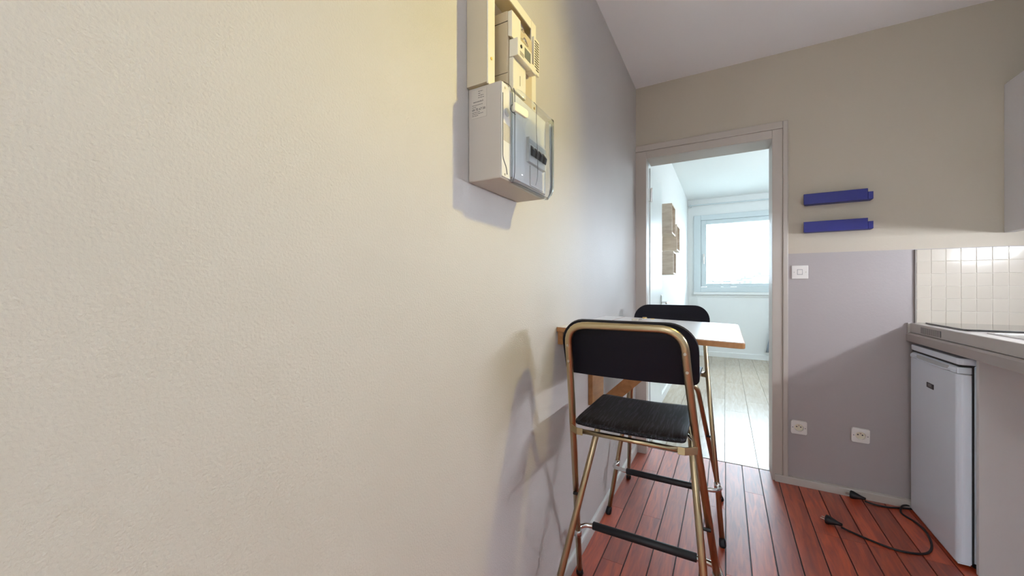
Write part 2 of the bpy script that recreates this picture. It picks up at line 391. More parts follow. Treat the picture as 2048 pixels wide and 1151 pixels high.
struct('trim_2', BB(((WX0-.004, FY-.045, WZ0-.042), (WX1+.004, FY-.001, WZ0-.002)), ((WX0+.03, FY-.014, WZ0-.11+.03), (WX1-.03, FY-.001, WZ0-.043)), bev=.003), M['white_wall'], label='white ledge under the far window')
bx = struct('trim_3', BB(((.10, FY-.012, .14), (.125, FY-.0005, WZ0-.085)), ((2.3, FY-.012, .14), (2.325, FY-.0005, WZ0-.085))), M['white_wall'], label='flat white battens framing the panel below the window')
# curtain rod and curtain
rod = thing('curtain_rod', 'thin white curtain rod above the far window', 'rod', (1.2, FY-.08, 2.50))
obj('pole', T([(0.0, FY-.08, 2.512), (2.7, FY-.08, 2.485)], .011, 10), M['frame_white'], rod)
for x in (.03, 2.55):
    obj('bracket', B((x-.008, FY-.09, 2.49), (x+.008, FY-.001, 2.53), .002), M['frame_white'], rod)
bm = bmesh.new(); NX, NZ = 60, 24; g = []
for j in range(NZ+1):
    z = 2.47-(2.47-.135)*j/NZ; fl_ = max(0, (1.4-z)/1.3)
    xl = 1.30-.215*min(1, max(0, (1.25-z)/1.1)); xr = 1.92; row = []
    for i in range(NX+1):
        u = i/NX; row.append(bm.verts.new((xl+(xr-xl)*u, FY-.085+.028*math.sin(u*NX*.55)*(.6+.4*j/NZ), z)))
    g.append(row)
for j in range(NZ):
    for i in range(NX): bm.faces.new((g[j][i], g[j][i+1], g[j+1][i+1], g[j+1][i]))
ct = obj('curtain', bm, M['curtain'], smooth=True); tag(ct, 'blue-grey curtain hanging beside the far window, only its hem showing', 'curtain')
sm = ct.modifiers.new('thick', 'SOLIDIFY'); sm.thickness = .003

# ---- outside: rooftops, coloured dark to hold against the bright sky
struct('ground', B((-600, FY+8, -24), (600, 900, -23)), M['ground'], label='hazy ground far below the window')
def px_at(px, py, y):
    r = (px-1024)/F_PX; u = -(py-Y0)/F_PX
    d = Vector((r*math.cos(YAW)-math.sin(YAW), r*math.sin(YAW)+math.cos(YAW), u)); return CAM+d*(y/d.y)
blds = [(1414, 1425, 560, 170, 'leftmost grey rooftop seen low in the far window'), (1427, 1441, 562, 210, 'low wide grey building second from the left in the window view'),
        (1447, 1461, 561, 190, 'grey-roofed low building left of the middle of the window view'), (1475, 1484, 558, 150, 'narrow grey building in the middle of the window view'),
        (1484, 1507, 555, 180, 'broad grey building behind the narrow one in the window view'), (1510, 1548, 549, 130, 'tallest grey block with a dark roof parapet at the right of the window view'),
        (1552, 1580, 557, 160, 'grey block hidden to the right of the tallest one outside')]
for (a, b_, top, yy, lab) in blds:
    p, q = px_at(a, top, yy), px_at(b_, top, yy); w = q.x-p.x
    t = thing('apartment_block', lab, 'building', ((p.x+q.x)/2, yy, -23))
    obj('walls', B((p.x, yy, -23), (q.x, yy+14, p.z-.4)), M['city'], t)
    obj('roof', B((p.x-.2, yy-.2, p.z-.4), (q.x+.2, yy+14.2, p.z)), M['city2'], t)
    n = max(2, int(w/2.2))
    wm = bmesh.new()
    for i in range(n):
        for kf in range(3):
            xx = p.x+w*(i+.5)/n; z = p.z-2.6-kf*3
            box(wm, (xx-.5, yy-.05, z), (xx+.5, yy+.1, z+1.4))
    o = obj('window_grid', wm, M['city_win'], t); o['kind'] = 'stuff'
    if top < 552 or 1480 < a < 1500:
        obj('chimney', B((p.x+w*.2, yy+3, p.z), (p.x+w*.38, yy+5, p.z+.9)), M['city2'], t)

# ---- glazed tiles over the worktop
TX0, TZ0, TZ1 = 1.389, .949, 1.322
te = obj('tile_edge', B((1.3835, D-.011, TZ0-.002), (1.3885, D+.002, TZ1)), M['tile_edge'], wb)
obj('tile_bed', B((1.3886, D-.0098, TZ0-.002), (RX, D+.002, TZ1-.002)), M['grout'], wb)
tw, th = .0518, (TZ1-TZ0)/6
b = prism(rrect(.0009, .0009, tw-.0009, th-.0009, .0015, 1), lambda u, v, t: (u, t, v), -.0095, 0, .0016)
bmesh.ops.recalc_face_normals(b, faces=b.faces)
tm = bpy.data.meshes.new('tile'); b.to_mesh(tm); b.free(); tm.materials.append(M['tile'])
for i in range(13):
    for j in range(6):
        x = TX0+tw*i
        if x+tw > RX: continue
        o = bpy.data.objects.new('tile', tm); COL.objects.link(o); o.parent = wb
        o.location = (x, D-.002+random.uniform(-.0005, .0005), TZ0+th*j); o.rotation_euler = (random.uniform(-.01, .01), 0, random.uniform(-.014, .014))

# ================================================================ KITCHEN RIGHT SIDE
# worktop: pressed steel sink-hob top over a counter strip
wt = thing('worktop', 'beige kitchenette worktop with a vented front edge above the fridge', 'worktop', (1.7, 1.9, .855))
obj('counter_board', prism([(1.353, .856), (RX-.002, .856), (RX-.002, .899), (1.363, .899), (1.3575, .8965), (1.353, .891)], lambda u, v, t: (u, t, v), .9, D-.002), M['counter'], wt)
tp = obj('hob_top', B((1.364, .9, .9), (RX-.012, D-.012, .948), .004), M['sink_top'], wt)
obj('end_strip', B((1.355, D-.016, .856), (1.3675, D-.003, .948), .001), M['sink_top'], wt)
vb = obj('vent_grille', B((1.3628, 2.375, .908), (1.3642, 2.571, .936)), M['vent_dark'], wt)
for i in range(20):
    y = 2.379+i*.0099
    obj('vent_fin', B((1.3623, y, .9085), (1.3630, y+.0042, .9355)), M['sink_top'], vb)
sk = thing('kitchen_sink', 'shallow steel sink rim on the worktop in front of the black hob', 'sink', (1.7, 1.6, .948))
obj('sink_rim', BB(((1.43, 1.02, .948), (1.99, 1.035, .9515)), ((1.43, 2.19, .948), (1.99, 2.205, .9515)), ((1.43, 1.035, .948), (1.445, 2.19, .9515)), ((1.975, 1.035, .948), (1.99, 2.19, .9515)), bev=.0012), M['steel_sink'], sk)
obj('drainer', B((1.446, 1.70, .948), (1.974, 2.189, .9492), .0004), M['steel_sink'], sk)
# ceramic hob
hb = thing('ceramic_hob', 'thin black ceramic hob plate lying on the worktop by the tiles', 'hob', (1.7, 2.45, .948))
obj('glass_plate', prism(rrect(1.405, 2.285, 1.98, 2.66, .012), onXY(0), .9495, .9555, .001), M['glass_hob'], hb)
obj('hob_foot', B((1.415, 2.295, .948), (1.97, 2.65, .9495)), M['gasket'], hb)
# fridge
fr = thing('fridge', 'small white under-counter fridge with a dark badge beside the sockets', 'fridge', (1.65, 2.46, 0))
FX, FY0, FY1 = 1.358, 2.222, 2.685
obj('body', B((1.405, FY0+.004, .022), (RX-.09, FY1, .815), .006), M['fridge'], fr)
pro = lambda z0, z1: prism(rrect(FX, FY0, 1.399, FY1, [.004, .022, .022, .004], 6), onXY(0), z0, z1, .003)
dr = obj('door', pro(.018, .778), M['fridge'], fr)
# the grip band on top of the door with its recess
gb = obj('grip_band', prism([(FX, .780), (1.399, .780), (1.399, .806), (FX+.014, .806), (FX+.006, .8), (FX, .792)], lambda u, v, t: (u, t, v), FY0+.016, FY1-.010, .002), M['fridge'], fr)
obj('band_corner', prism(rrect(FX, FY0, 1.399, FY0+.03, [.004, .022, .004, .004], 6), onXY(0), .780, .806, .002), M['fridge'], fr)
obj('grip_recess', prism(rrect(2.30, .7835, 2.60, .800, .006), onYZ(FX-.0006), 0, .004), M['fridge_grey'], fr)
obj('grip_lip', T([(FX+.001, 2.28, .7855), (FX-.004, 2.33, .7815), (FX-.004, 2.57, .7815), (FX+.001, 2.62, .7855)], .0035, 8), M['fridge'], fr)
obj('top_lid', prism(rrect(FX+.002, FY0-.002, RX-.1, FY1, [.004, .02, .02, .004], 6), onXY(0), .815, .842, .004), M['fridge'], fr)
obj('lid_gap', B((FX+.010, FY0+.006, .806), (1.45, FY1-.006, .816)), M['gasket'], fr)
obj('gasket', B((1.3985, FY0+.004, .024), (1.4055, FY1-.004, .806)), M['gasket'], fr)
bd = obj('badge', B((FX-.0025, 2.424, .667), (FX+.001, 2.488, .690), .0008, 1), M['badge'], fr)
obj('badge_face', B((FX-.0032, 2.441, .6725), (FX-.002, 2.474, .6865)), M['badge_face'], bd)
obj('door_sill', B((FX+.001, FY0+.002, .013), (1.395, FY1-.002, .0185), .001), M['fridge'], fr)
for y in (FY0+.03, FY1-.03):
    obj('foot', disc((1.425, y, 0), (0, 0, 1), .016, .024), M['gasket'], fr)
# side panel of the next cabinet bay
sp = obj('side_panel', B((1.402, 2.186, 0), (RX-.002, 2.204, .8555), .001), M['panel']); tag(sp, 'tall grey board standing right of the fridge under the worktop', 'panel')
# wall cabinet with an added, unseen light-blocking pelmet
wc = thing('wall_cabinet', 'white wall cabinet hanging at the right edge above the tiles', 'cabinet', (1.87, 2.0, 1.388))
obj('carcass', B((1.708, .9, 1.43), (RX-.002, D-.003, 2.085)), M['cabinet'], wc)
obj('filler_strip', B((1.689, 2.572, 1.388), (1.707, D-.002, 2.087), .001), M['cabinet'], wc)
for (a, b_) in ((2.130, 2.569), (1.690, 2.127), (1.25, 1.687), (.9, 1.247)):
    dd = obj('door', B((1.689, a, 1.39), (1.707, b_, 2.087), .0015), M['cabinet'], wc)
    obj('handle', T(fillet([(1.689, a+.05, 1.43), (1.66, a+.05, 1.43), (1.66, a+.05, 1.56), (1.689, a+.05, 1.56)], .012), .005, 8), M['chrome'], dd)
obj('light_cutoff_lip', B((1.708, .9, 1.388), (1.722, D-.003, 1.4295)), M['cabinet'], wc)
tl = thing('tube_light', 'slim tube light fixed under the wall cabinet', 'lamp', (2.02, 1.8, 1.39))
obj('housing', B((2.005, 1.45, 1.35), (2.055, 2.15, 1.40), .004), M['plate'], tl)

# ---- switch and sockets on the back wall
sw = thing('light_switch', 'square white rocker switch beside the door casing', 'switch', (.911, D, 1.217))
obj('plate', prism(rrect(.873, 1.179, .949, 1.255, .003), onXZ(D-.009), 0, .009, .002), M['plate'], sw)
obj('rocker', prism([(.9, 1.205), (.921, 1.205), (.921, 1.231), (.9, 1.231)], lambda u, v, t: (u, D-.009-t*(1.3 if v > 1.22 else .5), v), 0, .003), M['plate'], sw)
obj('rocker_gap', B((.898, D-.0094, 1.2025), (.923, D-.0088, 1.2335)), M['badge_face'], sw)
for x in (.884, .938): obj('screw', disc((x, D-.0088, 1.217), (0, -1, 0), .0028, .0016, 12), M['screw'], sw)
def socket(cx, cz, tilt, lab):
    t = thing('wall_socket', lab, 'socket', (cx, D, cz), 'sockets above the beige skirting')
    h = .0385
    R = Matrix.Translation((cx, 0, cz)) @ Matrix.Rotation(tilt, 4, 'Y') @ Matrix.Translation((-cx, 0, -cz))
    def add(n, bm, m, p=t):
        bm.transform(R); return obj(n, bm, m, p)
    # plate with a round hole: ring of quads between the square rim and the circle
    bm = bmesh.new(); N = 40; rr = .0215
    def sq(a):
        c, s = math.cos(a), math.sin(a); k_ = h/max(abs(c), abs(s)); return c*k_, s*k_
    vi, vo, vr, vd = [], [], [], []
    for k_ in range(N):
        a = 2*PI*(k_+.5)/N; u, v = sq(a)
        vo.append(bm.verts.new((cx+u*.965, D-.0125, cz+v*.965))); vi.append(bm.verts.new((cx+rr*math.cos(a), D-.0140, cz+rr*math.sin(a))))
        vr.append(bm.verts.new((cx+u, D-.0005, cz+v))); vd.append(bm.verts.new((cx+rr*.93*math.cos(a), D-.0012, cz+rr*.93*math.sin(a))))
    for k_ in range(N):
        n_ = (k_+1) % N
        bm.faces.new((vo[k_], vo[n_], vi[n_], vi[k_])); bm.faces.new((vr[k_], vr[n_], vo[n_], vo[k_])); bm.faces.new((vi[k_], vi[n_], vd[n_], vd[k_]))
    bm.faces.new(vr); add('plate', bm, M['plate'])
    add('well', disc((cx, D-.0018, cz), (0, -1, 0), .0205, .0012, 24), M['plate_cream'])
    for dx in (-.0095, .0095): add('hole', disc((cx+dx, D-.0028, cz+.002), (0, -1, 0), .0034, .0006, 12), M['plate_dark'])
    add('earth_pin', disc((cx, D-.0028, cz+.0115), (0, -1, 0), .0026, .009, 10), M['chrome'])
    for dx in (-.029, .029): add('screw', disc((cx+dx, D-.0128, cz), (0, -1, 0), .0027, .0012, 12), M['badge_face'])
socket(.906, .329, .0, 'square white wall socket beside the door casing, above the skirting')
socket(1.173, .333, .02, 'square white wall socket nearer the fridge, above the two black plugs')

# ---- blue ledges
for (z0, lab) in ((1.592, 'upper blue picture ledge on the wall right of the doorway'), (1.437, 'lower blue picture ledge on the wall right of the doorway')):
    t = thing('picture_ledge', lab, 'shelf', (1.08, D, z0), 'blue picture ledges')
    obj('front_lip', B((.922, D-.056, z0), (1.192, D-.045, z0+.058), .001), M['blue'], t)
    obj('tray', B((.931, D-.0449, z0), (1.2135, D-.009, z0+.010), .0008), M['blue'], t)
    obj('end_block', B((1.1925, D-.056, z0+.001), (1.2135, D-.0451, z0+.040), .001), M['blue'], t)
    obj('back_rail', B((.937, D-.0089, z0), (1.2135, D-.001, z0+.044), .001), M['blue'], t)

# ================================================================ METER CABINET AND BREAKER BOX (left wall)
mc = thing('meter_cabinet', 'cream open-fronted meter frame on the left wall above the breaker box', 'cabinet', (0, .866, 1.603))
y0, y1, z0, z1, xf = .739, .994, 1.603, 1.883, .061
obj('side_board', B((.001, y0, z0), (xf-.004, y0+.012, z1)), M['meter_frame'], mc)
obj('side_board', B((.001, y1-.012, z0), (xf-.004, y1, z1)), M['meter_frame'], mc)
obj('top_board', B((.001, y0+.0121, z1-.012), (xf-.004, y1-.0121, z1)), M['meter_frame'], mc)
obj('back_board', B((.001, y0+.0121, z0), (.012, y1-.0121, z1-.0121)), M['meter_frame'], mc)
st1 = obj('stile', B((xf-.0039, y0, z0-.004), (xf, y0+.030, z1), .0012), M['meter_white'], mc)
st2 = obj('stile', B((xf-.0039, y1-.030, z0+.0), (xf, y1, z1), .0012), M['meter_white'], mc)
obj('rail', B((xf-.0039, y0+.0301, z1-.026), (xf, y1-.0301, z1), .0012), M['meter_white'], mc)
obj('screw', disc((xf, y0+.014, 1.662), (1, 0, 0), .0035, .0018, 12), M['brass'], st1)
obj('screw', disc((xf, y1-.012, 1.640), (1, 0, 0), .0035, .0018, 12), M['brass'], st2)
vg = obj('vent_strip', B((xf, .968, 1.737), (xf+.006, 1.003, 1.838), .0012), M['meter_white'], mc)
for i in range(12):
    z = 1.747+i*.0072
    obj('slot', B((xf+.0058, .9735, z), (xf+.0064, .9985, z+.0032)), M['dark_hole'], vg)
em = thing('electricity_meter', 'cream electricity meter with hanging seals inside the open frame', 'meter', (.012, .85, 1.66))
obj('meter_case', B((.0125, .800, 1.606), (.078, .935, 1.800), .003), M['meter_body'], em)
obj('upper_cover', prism([(.0785, 1.738), (.090, 1.732), (.090, 1.797), (.0785, 1.797)], lambda u, v, t: (u, t, v), .800, .846, .0015), M['meter_white'], em)
mf = obj('display_block', B((.0785, .806, 1.688), (.103, .884, 1.7315), .002), M['meter_white'], em)
obj('display', B((.103, .842, 1.700), (.1036, .874, 1.7245)), M['screen'], mf)
obj('optical_port', disc((.103, .823, 1.716), (1, 0, 0), .0042, .0014, 14), M['toggle'], mf)
for k_ in range(3): obj('printed_line', B((.103, .817, 1.695+k_*.0035), (.1033, .838, 1.6962+k_*.0035)), M['ink'], mf)
tcv = obj('terminal_cover', B((.0785, .805, 1.6075), (.091, .872, 1.6870), .002), M['meter_white'], em)
obj('cover_slit', B((.0908, .839, 1.63), (.0914, .8402, 1.655)), M['dark_hole'], tcv)
obj('case_seam', B((.020, .7993, 1.7725), (.0785, .8001, 1.7738)), M['dark_hole'], em)
obj('case_seam', B((.020, .7993, 1.648), (.0785, .8001, 1.6488)), M['dark_hole'], em)
for k_, z in enumerate((1.752, 1.724, 1.706, 1.688, 1.768)):
    obj('case_notch', disc((.018+.001*k_, .8003, z), (0, -1, 0), .0035, .001, 10), M['dark_hole'], em)
for k_, (y, z) in enumerate(((.852, 1.786), (.872, 1.762))):
    s = obj('lead_seal', disc((.086, y, z), (1, 0, .3), .008, .004, 14), M['chrome'], em)
    obj('seal_wire', T(fillet([(.080, y-.012, z+.004), (.094, y-.004, z-.004), (.092, y+.012, z-.012), (.080, y+.014, z+.004)], .006), .0009, 6), M['chrome'], s)
obj('latch', B((.0785, .889, 1.690), (.100, .915, 1.712), .003), M['meter_white'], em)

# breaker box
bb = thing('breaker_box', 'grey breaker box with a clear bulging cover and black switches under the meter', 'breaker box', (0, .868, 1.378))
by0, by1, bz0, bz1, bx = .745, .990, 1.378, 1.6005, .092
obj('body', B((.001, by0, bz0), (bx, by1, bz1), .003), M['breaker_body'], bb)
ip = obj('inner_plate', B((bx, by0+.042, bz0+.012), (bx+.003, by1-.006, bz1-.006)), M['breaker_inner'], bb)
obj('flange', prism(rrect(by0+.001, bz0+.004, by0+.0405, bz1-.002, .003), onYZ(bx), 0, .0022, .0006), M['breaker_inner'], bb)
obj('flange_groove', T(fillet([(bx+.0025, by0+.004, bz1-.028), (bx+.0025, by0+.004, bz0+.045), (bx+.0025, by0+.020, bz0+.028), (bx+.0025, by0+.024, bz0+.012)], .01), .0012, 6), M['seam'], bb)
for z in (1.588, 1.388): obj('flange_screw', disc((bx+.002, by0+.014, z), (1, 0, 0), .0028, .001, 12), M['screw'], bb)
cdl = obj('card', B((bx+.0022, by0+.009, 1.466), (bx+.0027, by0+.039, 1.506)), M['sticker'], bb)
for k_ in range(3): obj('card_line', B((bx+.0027, by0+.015+k_*.008, 1.469), (bx+.0029, by0+.0158+k_*.008, 1.503)), M['fridge_grey'], cdl)
obj('lock', disc((bx, by0+.022, 1.534), (1, 0, 0), .0095, .0052, 18), M['fridge_grey'], bb)
br = obj('breaker', B((bx+.003, .866, 1.448), (bx+.012, .968, 1.512), .001), M['breaker_inner'], bb)
obj('breaker_band', B((bx+.012, .866, 1.494), (bx+.0125, .968, 1.506)), M['fridge_grey'], br)
for k_ in range(4):
    ya = .873+k_*.0235
    obj('toggle', prism([(bx+.012, 1.466), (bx+.0175, 1.462), (bx+.021, 1.478), (bx+.012, 1.492)], lambda u, v, t: (u, t, v), ya, ya+.0135, .001), M['toggle'], br)
obj('inner_cover', B((bx+.003, .885, 1.392), (bx+.006, .965, 1.444), .001), M['plate'], bb)
# clear cover: bulged shell
bm = bmesh.new(); NY, NZ = 30, 24; g = []
ca, cb_, cz0, cz1 = by0+.0415, by1+.004, bz0-.002, bz1-.002
def bulge(y, z):
    u = (y-ca)/(cb_-ca); v = (z-cz0)/(cz1-cz0)
    su = min(1, u/.12); sv = min(1, (1-u)/.10); bot = min(1, v/.16); topv = min(1, (1-v)/.025)
    f_ = lambda s: math.sqrt(max(0, 1-(1-s)**2))
    return bx+.003+.030*f_(su)*f_(sv)*(.35+.65*f_(bot))*(.7+.3*f_(topv))*(.78+.22*u)
for j in range(NZ+1):
    v = j/NZ; z = cz0+(cz1-cz0)*v; row = []
    for i in range(NY+1):
        u = i/NY; u = .5-.5*math.cos(PI*u)
        y = ca+(cb_-ca)*u; row.append(bm.verts.new((bulge(y, z), y, z)))
    g.append(row)
for j in range(NZ):
    for i in range(NY): bm.faces.new((g[j][i], g[j][i+1], g[j+1][i+1], g[j+1][i]))
for row, zz in ((g[0], cz0),):       # returns to the body
    r2 = [bm.verts.new((bx-.006, v_.co.y, zz)) for v_ in row]
    for i in range(NY): bm.faces.new((row[i], row[i+1], r2[i+1], r2[i]))
r2 = [bm.verts.new((bx-.006, cb_, r[-1].co.z)) for r in g]
for j in range(NZ): bm.faces.new((g[j][-1], r2[j], r2[j+1], g[j+1][-1]))
cv = obj('clear_cover', bm, M['cover'], bb, smooth=True)
ys = .874
obj('cover_seam', T([(bulge(ys, cz0+(cz1-cz0)*v/20)+.0004, ys+.004*math.sin(v*.3), cz0+(cz1-cz0)*v/20) for v in range(1, 21)], .0007, 6), M['seam'], bb)
obj('cover_edge', T([(bulge(ca+.002, cz0+(cz1-cz0)*v/20)+.0004, ca+.001, cz0+(cz1-cz0)*v/20) for v in range(0, 21)], .0009, 6), M['seam'], bb)
obj('cover_rim', T([(bulge(ca+(cb_-ca)*v/30, cz0)+.0004, ca+(cb_-ca)*v/30, cz0+.0005) for v in range(0, 31)], .0007, 6), M['seam'], bb)
obj('seal_wire', T(fillet([(bx+.001, by0+.010, bz1), (bx+.006, by0+.034, bz1+.001), (bx+.008, by0+.0405, bz1-.018), (bx+.009, by0+.040, 1.560), (bx+.010, by0+.030, 1.548), (bx+.012, by0+.026, 1.536), (bx+.020, by0+.034, 1.530)], .008), .0007, 6), M['wire'], bb)
obj('seal_tag', prism(rrect(.764, 1.526, .805, 1.546, [.006, .003, .003, .008]), lambda u, v, t: (bx+.020+(u-.764)*.35+t, u, v+(u-.80)*-.2), 0, .006, .0015), M['tag'], bb)
obj('seal_ring', T([(bx+.017+.004*math.cos(a*PI/8), by0+.027+.006*math.cos(a*PI/8), 1.542+.009*math.sin(a*PI/8)) for a in range(17)], .0008, 6), M['wire'], bb)
# sticker on the side facing the viewer
lab = obj('sticker', B((.0105, by0-.0006, 1.527), (.0535, by0, 1.594)), M['sticker'], bb)
RT = lambda x, z: Matrix.Translation((x, by0-.0007, z)) @ Matrix.Rotation(PI/2, 4, 'X')
text('lettering', '09 72 67 50', .0078, M['ink'], lab, RT(.0122, 1.5445))
text('lettering', 'www.enedis.fr', .0050, M['ink'], lab, RT(.0155, 1.5640))
rw = random.Random(5)
for (xa, xb, z) in ((.030, .043, 1.5885), (.030, .036, 1.5835), (.030, .045, 1.5785), (.030, .046, 1.5735), (.0125, .044, 1.5575), (.0125, .024, 1.5530), (.0125, .036, 1.5405), (.0125, .045, 1.5365), (.0125, .031, 1.5325)):
    bm = bmesh.new(); x = xa
    while x < xb-.001:
        L = min(rw.uniform(.0025, .006), xb-x); box(bm, (x, by0-.0008, z), (x+L, by0-.0006, z+.0009)); x += L+.0010
    obj('print_line', bm, M['ink'], lab)

# ================================================================ DROP-LEAF TABLE
TY0, TY1 = 1.290, 1.951
tb = thing('wall_table', 'white drop-leaf table with brown edges fixed to the left wall between two stools', 'table', (0, 1.62, .97))
sl = lambda x: .985-.019*x/.588
top = lambda off: (lambda u, v, t: (u, v, sl(u)+off+t))
obj('table_top', prism(rrect(.003, TY0+.004, .586, TY1-.004, [.014, .001, .001, .014], 4), top(0), -.002, 0), M['table_top'], tb)
obj('edge_band', prism(rrect(.002, TY0, .590, TY1, [.018, .001, .001, .018], 5), top(0), -.0185, -.0021, .002), M['birch'], tb)
obj('leaf_joint', B((.098, TY0+.004, .9805), (.100, TY1-.004, .9822)), M['birch'], tb)
obj('wall_rail', B((.001, TY0+.013, .919), (.020, TY1-.013, .9665), .001), M['birch'], tb)
obj('wall_post', B((.001, 1.66, .60), (.021, 1.835, .9185), .001), M['birch'], tb)
obj('brace', prism([(.0215, .602), (.385, .953), (.458, .949), (.0985, .602)], onXZ(1.712), 0, .018, .001), M['birch'], tb)
obj('leaf_batten', B((.33, 1.40, .938), (.375, 1.70, .9515), .001), M['birch'], tb)
# keys on the table
kz = lambda x: sl(x)+.0003
ks = thing('key_ring', 'small bunch of keys with a white fob lying on the white table', 'keys', (.215, 1.78, kz(.215)))
obj('fob', prism(rrect(.176, 1.742, .204, 1.762, .006), lambda u, v, t: (u, v, kz(u)+t), 0, .005, .0012), M['tag'], ks)
obj('ring', T([(.211+.010*math.cos(a*PI/10), 1.775+.010*math.sin(a*PI/10), kz(.211)+.003) for a in range(21)], .0012, 6), M['chrome'], ks)
for (n, mm, cx, cy, an) in (('silver_key', 'chrome', .216, 1.788, .5), ('brass_key', 'brass', .226, 1.806, .15)):
    R = Matrix.Translation((cx, cy, kz(cx))) @ Matrix.Rotation(an, 4, 'Z')
    bm = prism([(-.012, -.009), (.004, -.010), (.009, -.003), (.036, -.003), (.039, 0), (.036, .003), (.032, .002), (.030, .0045), (.026, .002), (.022, .0045), (.009, .003), (.004, .010), (-.012, .009)], onXY(0), .004, .007)
    bm.transform(R); o = obj(n, bm, M[mm], ks); o['label'] = n.replace('_', ' ')
bm = disc((.2235, 1.800, kz(.22)+.007), (0, 0, 1), .010, .005, 14); o = obj('key_cap', bm, M['brass'], ks)

# ================================================================ STOOLS (faces local +Y)
ks.location.x -= .010; ks.location.y += .035; ks.location.z += .0007
def make_stool(label):
    t = thing('bar_stool', label, 'stool', (0, 0, 0), 'folding bar stools at the wall table')
    r = .0107
    # long U tube: front feet -> backrest
    def P(z):      # (half width, y) of the long tube at height z
        ys_ = [(0, .250, .204), (.70, .180, -.066), (.945, .160, -.152), (1.02, .156, -.176)]
        for (a, b) in zip(ys_, ys_[1:]):
            if z <= b[0]:
                u = (z-a[0])/(b[0]-a[0]); return a[1]+(b[1]-a[1])*u, a[2]+(b[2]-a[2])*u
        return ys_[-1][1:]
    def pt(s, z): w, y = P(z); return Vector((s*w, y, z))
    pts = [pt(-1, .024), pt(-1, .70), pt(-1, .90), pt(-1, 1.018), pt(1, 1.018), pt(1, .90), pt(1, .70), pt(1, .024)]
    uf = obj('back_frame', T(fillet(pts, [.05, .05, .085, .085, .05, .05], 8), r, 12), M['tube'], t, local=True, smooth=True)
    # seat frame: inverted U -> rear feet
    def Q(z): u = z/.688; return .240-.095*u, -.204+.37*u
    def qt(s, z): w, y = Q(z); return Vector((s*w, y, z))
    pts = [qt(-1, .024), qt(-1, .687), qt(1, .687), qt(1, .024)]
    sf = obj('seat_frame', T(fillet(pts, .05, 8), r, 12), M['tube'], t, local=True, smooth=True)
    for s in (-1, 1):
        for (p, par) in ((pt(s, 0), uf), (qt(s, 0), sf)):
            q = pt(s, .024) if par is uf else qt(s, .024); d = (q-p).normalized()
            obj('foot_cap', T([Vector((p.x, p.y, 0)), Vector((p.x, p.y, .006)), q-d*.006, q+d*.006], [.0125, .0145, .0135, .0118], 12), M['rubber'], par, local=True, smooth=True)
        # pivot bolt where the two frames cross
        zc = .41; a, b = pt(s, zc), qt(s, zc+.0)
        m_ = Vector(((a.x+b.x)/2, (a.y+b.y)/2, zc))
        obj('pivot_bolt', T([m_+Vector((-.017, 0, 0)), m_+Vector((.017, 0, 0))], .0052, 10), M['rubber'], uf, local=True)
        for z in (.955, .905):
            w = pt(s, z); obj('back_screw', T([w+Vector((0, -r+.001, 0)), w+Vector((0, -r-.0022, 0))], [.0045, .0036], 12), M['screw'], uf, local=True)
    # backrest board in front of the tube
    bm = bmesh.new(); N = 36; W, zb, zt, rt, rb = .190, .861, 1.0305, .075, .018; cols = []
    for i in range(N+1):
        x = -W*math.cos(PI*i/N)
        e = W-abs(x)
        hi = zt-(rt-math.sqrt(max(0, rt*rt-(rt-e)**2)) if e < rt else 0)
        lo = zb+(rb-math.sqrt(max(0, rb*rb-(rb-e)**2)) if e < rb else 0)
        if hi-lo < .002: hi = lo+.002
        c = []
        for kz_ in range(5):
            z = lo+(hi-lo)*kz_/4; y = P(z)[1]+r-.0005+.55*x*x*1.0
            c.append((bm.verts.new((x, y, z)), bm.verts.new((x, y+.011, z+.0035))))
        cols.append(c)
    for a, b in zip(cols, cols[1:]):
        for k_ in range(4):
            bm.faces.new((a[k_][0], b[k_][0], b[k_+1][0], a[k_+1][0])); bm.faces.new((a[k_][1], a[k_+1][1], b[k_+1][1], b[k_][1]))
        bm.faces.new((a[0][0], a[0][1], b[0][1], b[0][0])); bm.faces.new((a[4][0], b[4][0], b[4][1], a[4][1]))
    for c in (cols[0], cols[-1]):
        for k_ in range(4): bm.faces.new((c[k_][0], c[k_+1][0], c[k_+1][1], c[k_][1]))
    obj('backrest', bm, M['back_wood'], t, local=True, smooth=False)
    # seat plate, slightly dished
    N1, N2 = 14, 10; bm = bmesh.new(); gt, gb_ = [], []
    ya, yb = -.112, .214
    out = rrect(-.158, ya, .158, yb, [.020, .020, .013, .013], 5)
    zf = lambda x, y: .722-.005*(1-(x/.16)**2)-.006*max(0, (ya+.06-y)/.06)**2.2
    bm2 = bmesh.new(); vs2 = [bm2.verts.new((u, v, 0)) for u, v in out]; bm2.faces.new(vs2)
    for k_ in range(1, 24):
        bmesh.ops.bisect_plane(bm2, geom=bm2.verts[:]+bm2.edges[:]+bm2.faces[:], plane_co=(0, ya+(yb-ya)*(k_/24)**1.6, 0), plane_no=(0, 1, 0))
        if k_ % 2 == 0: bmesh.ops.bisect_plane(bm2, geom=bm2.verts[:]+bm2.edges[:]+bm2.faces[:], plane_co=(-.158+.316*k_/24, 0, 0), plane_no=(1, 0, 0))
    for v in bm2.verts: v.co.z = zf(v.co.x, v.co.y)
    ex = bmesh.ops.extrude_face_region(bm2, geom=bm2.faces[:])
    for v in [e for e in ex['geom'] if isinstance(e, bmesh.types.BMVert)]: v.co.z -= .0115
    bmesh.ops.recalc_face_normals(bm2, faces=bm2.faces)
    es = [e for e in bm2.edges if len(e.link_faces) == 2 and e.calc_face_angle(0) > 1.2 and abs(e.verts[0].co.z-e.verts[1].co.z) < .008]
    bmesh.ops.bevel(bm2, geom=es, offset=.004, segments=2, affect='EDGES', profile=.5); bm.free()
    seat = obj('seat', bm2, M['black_wood'], t, local=True, smooth=True)
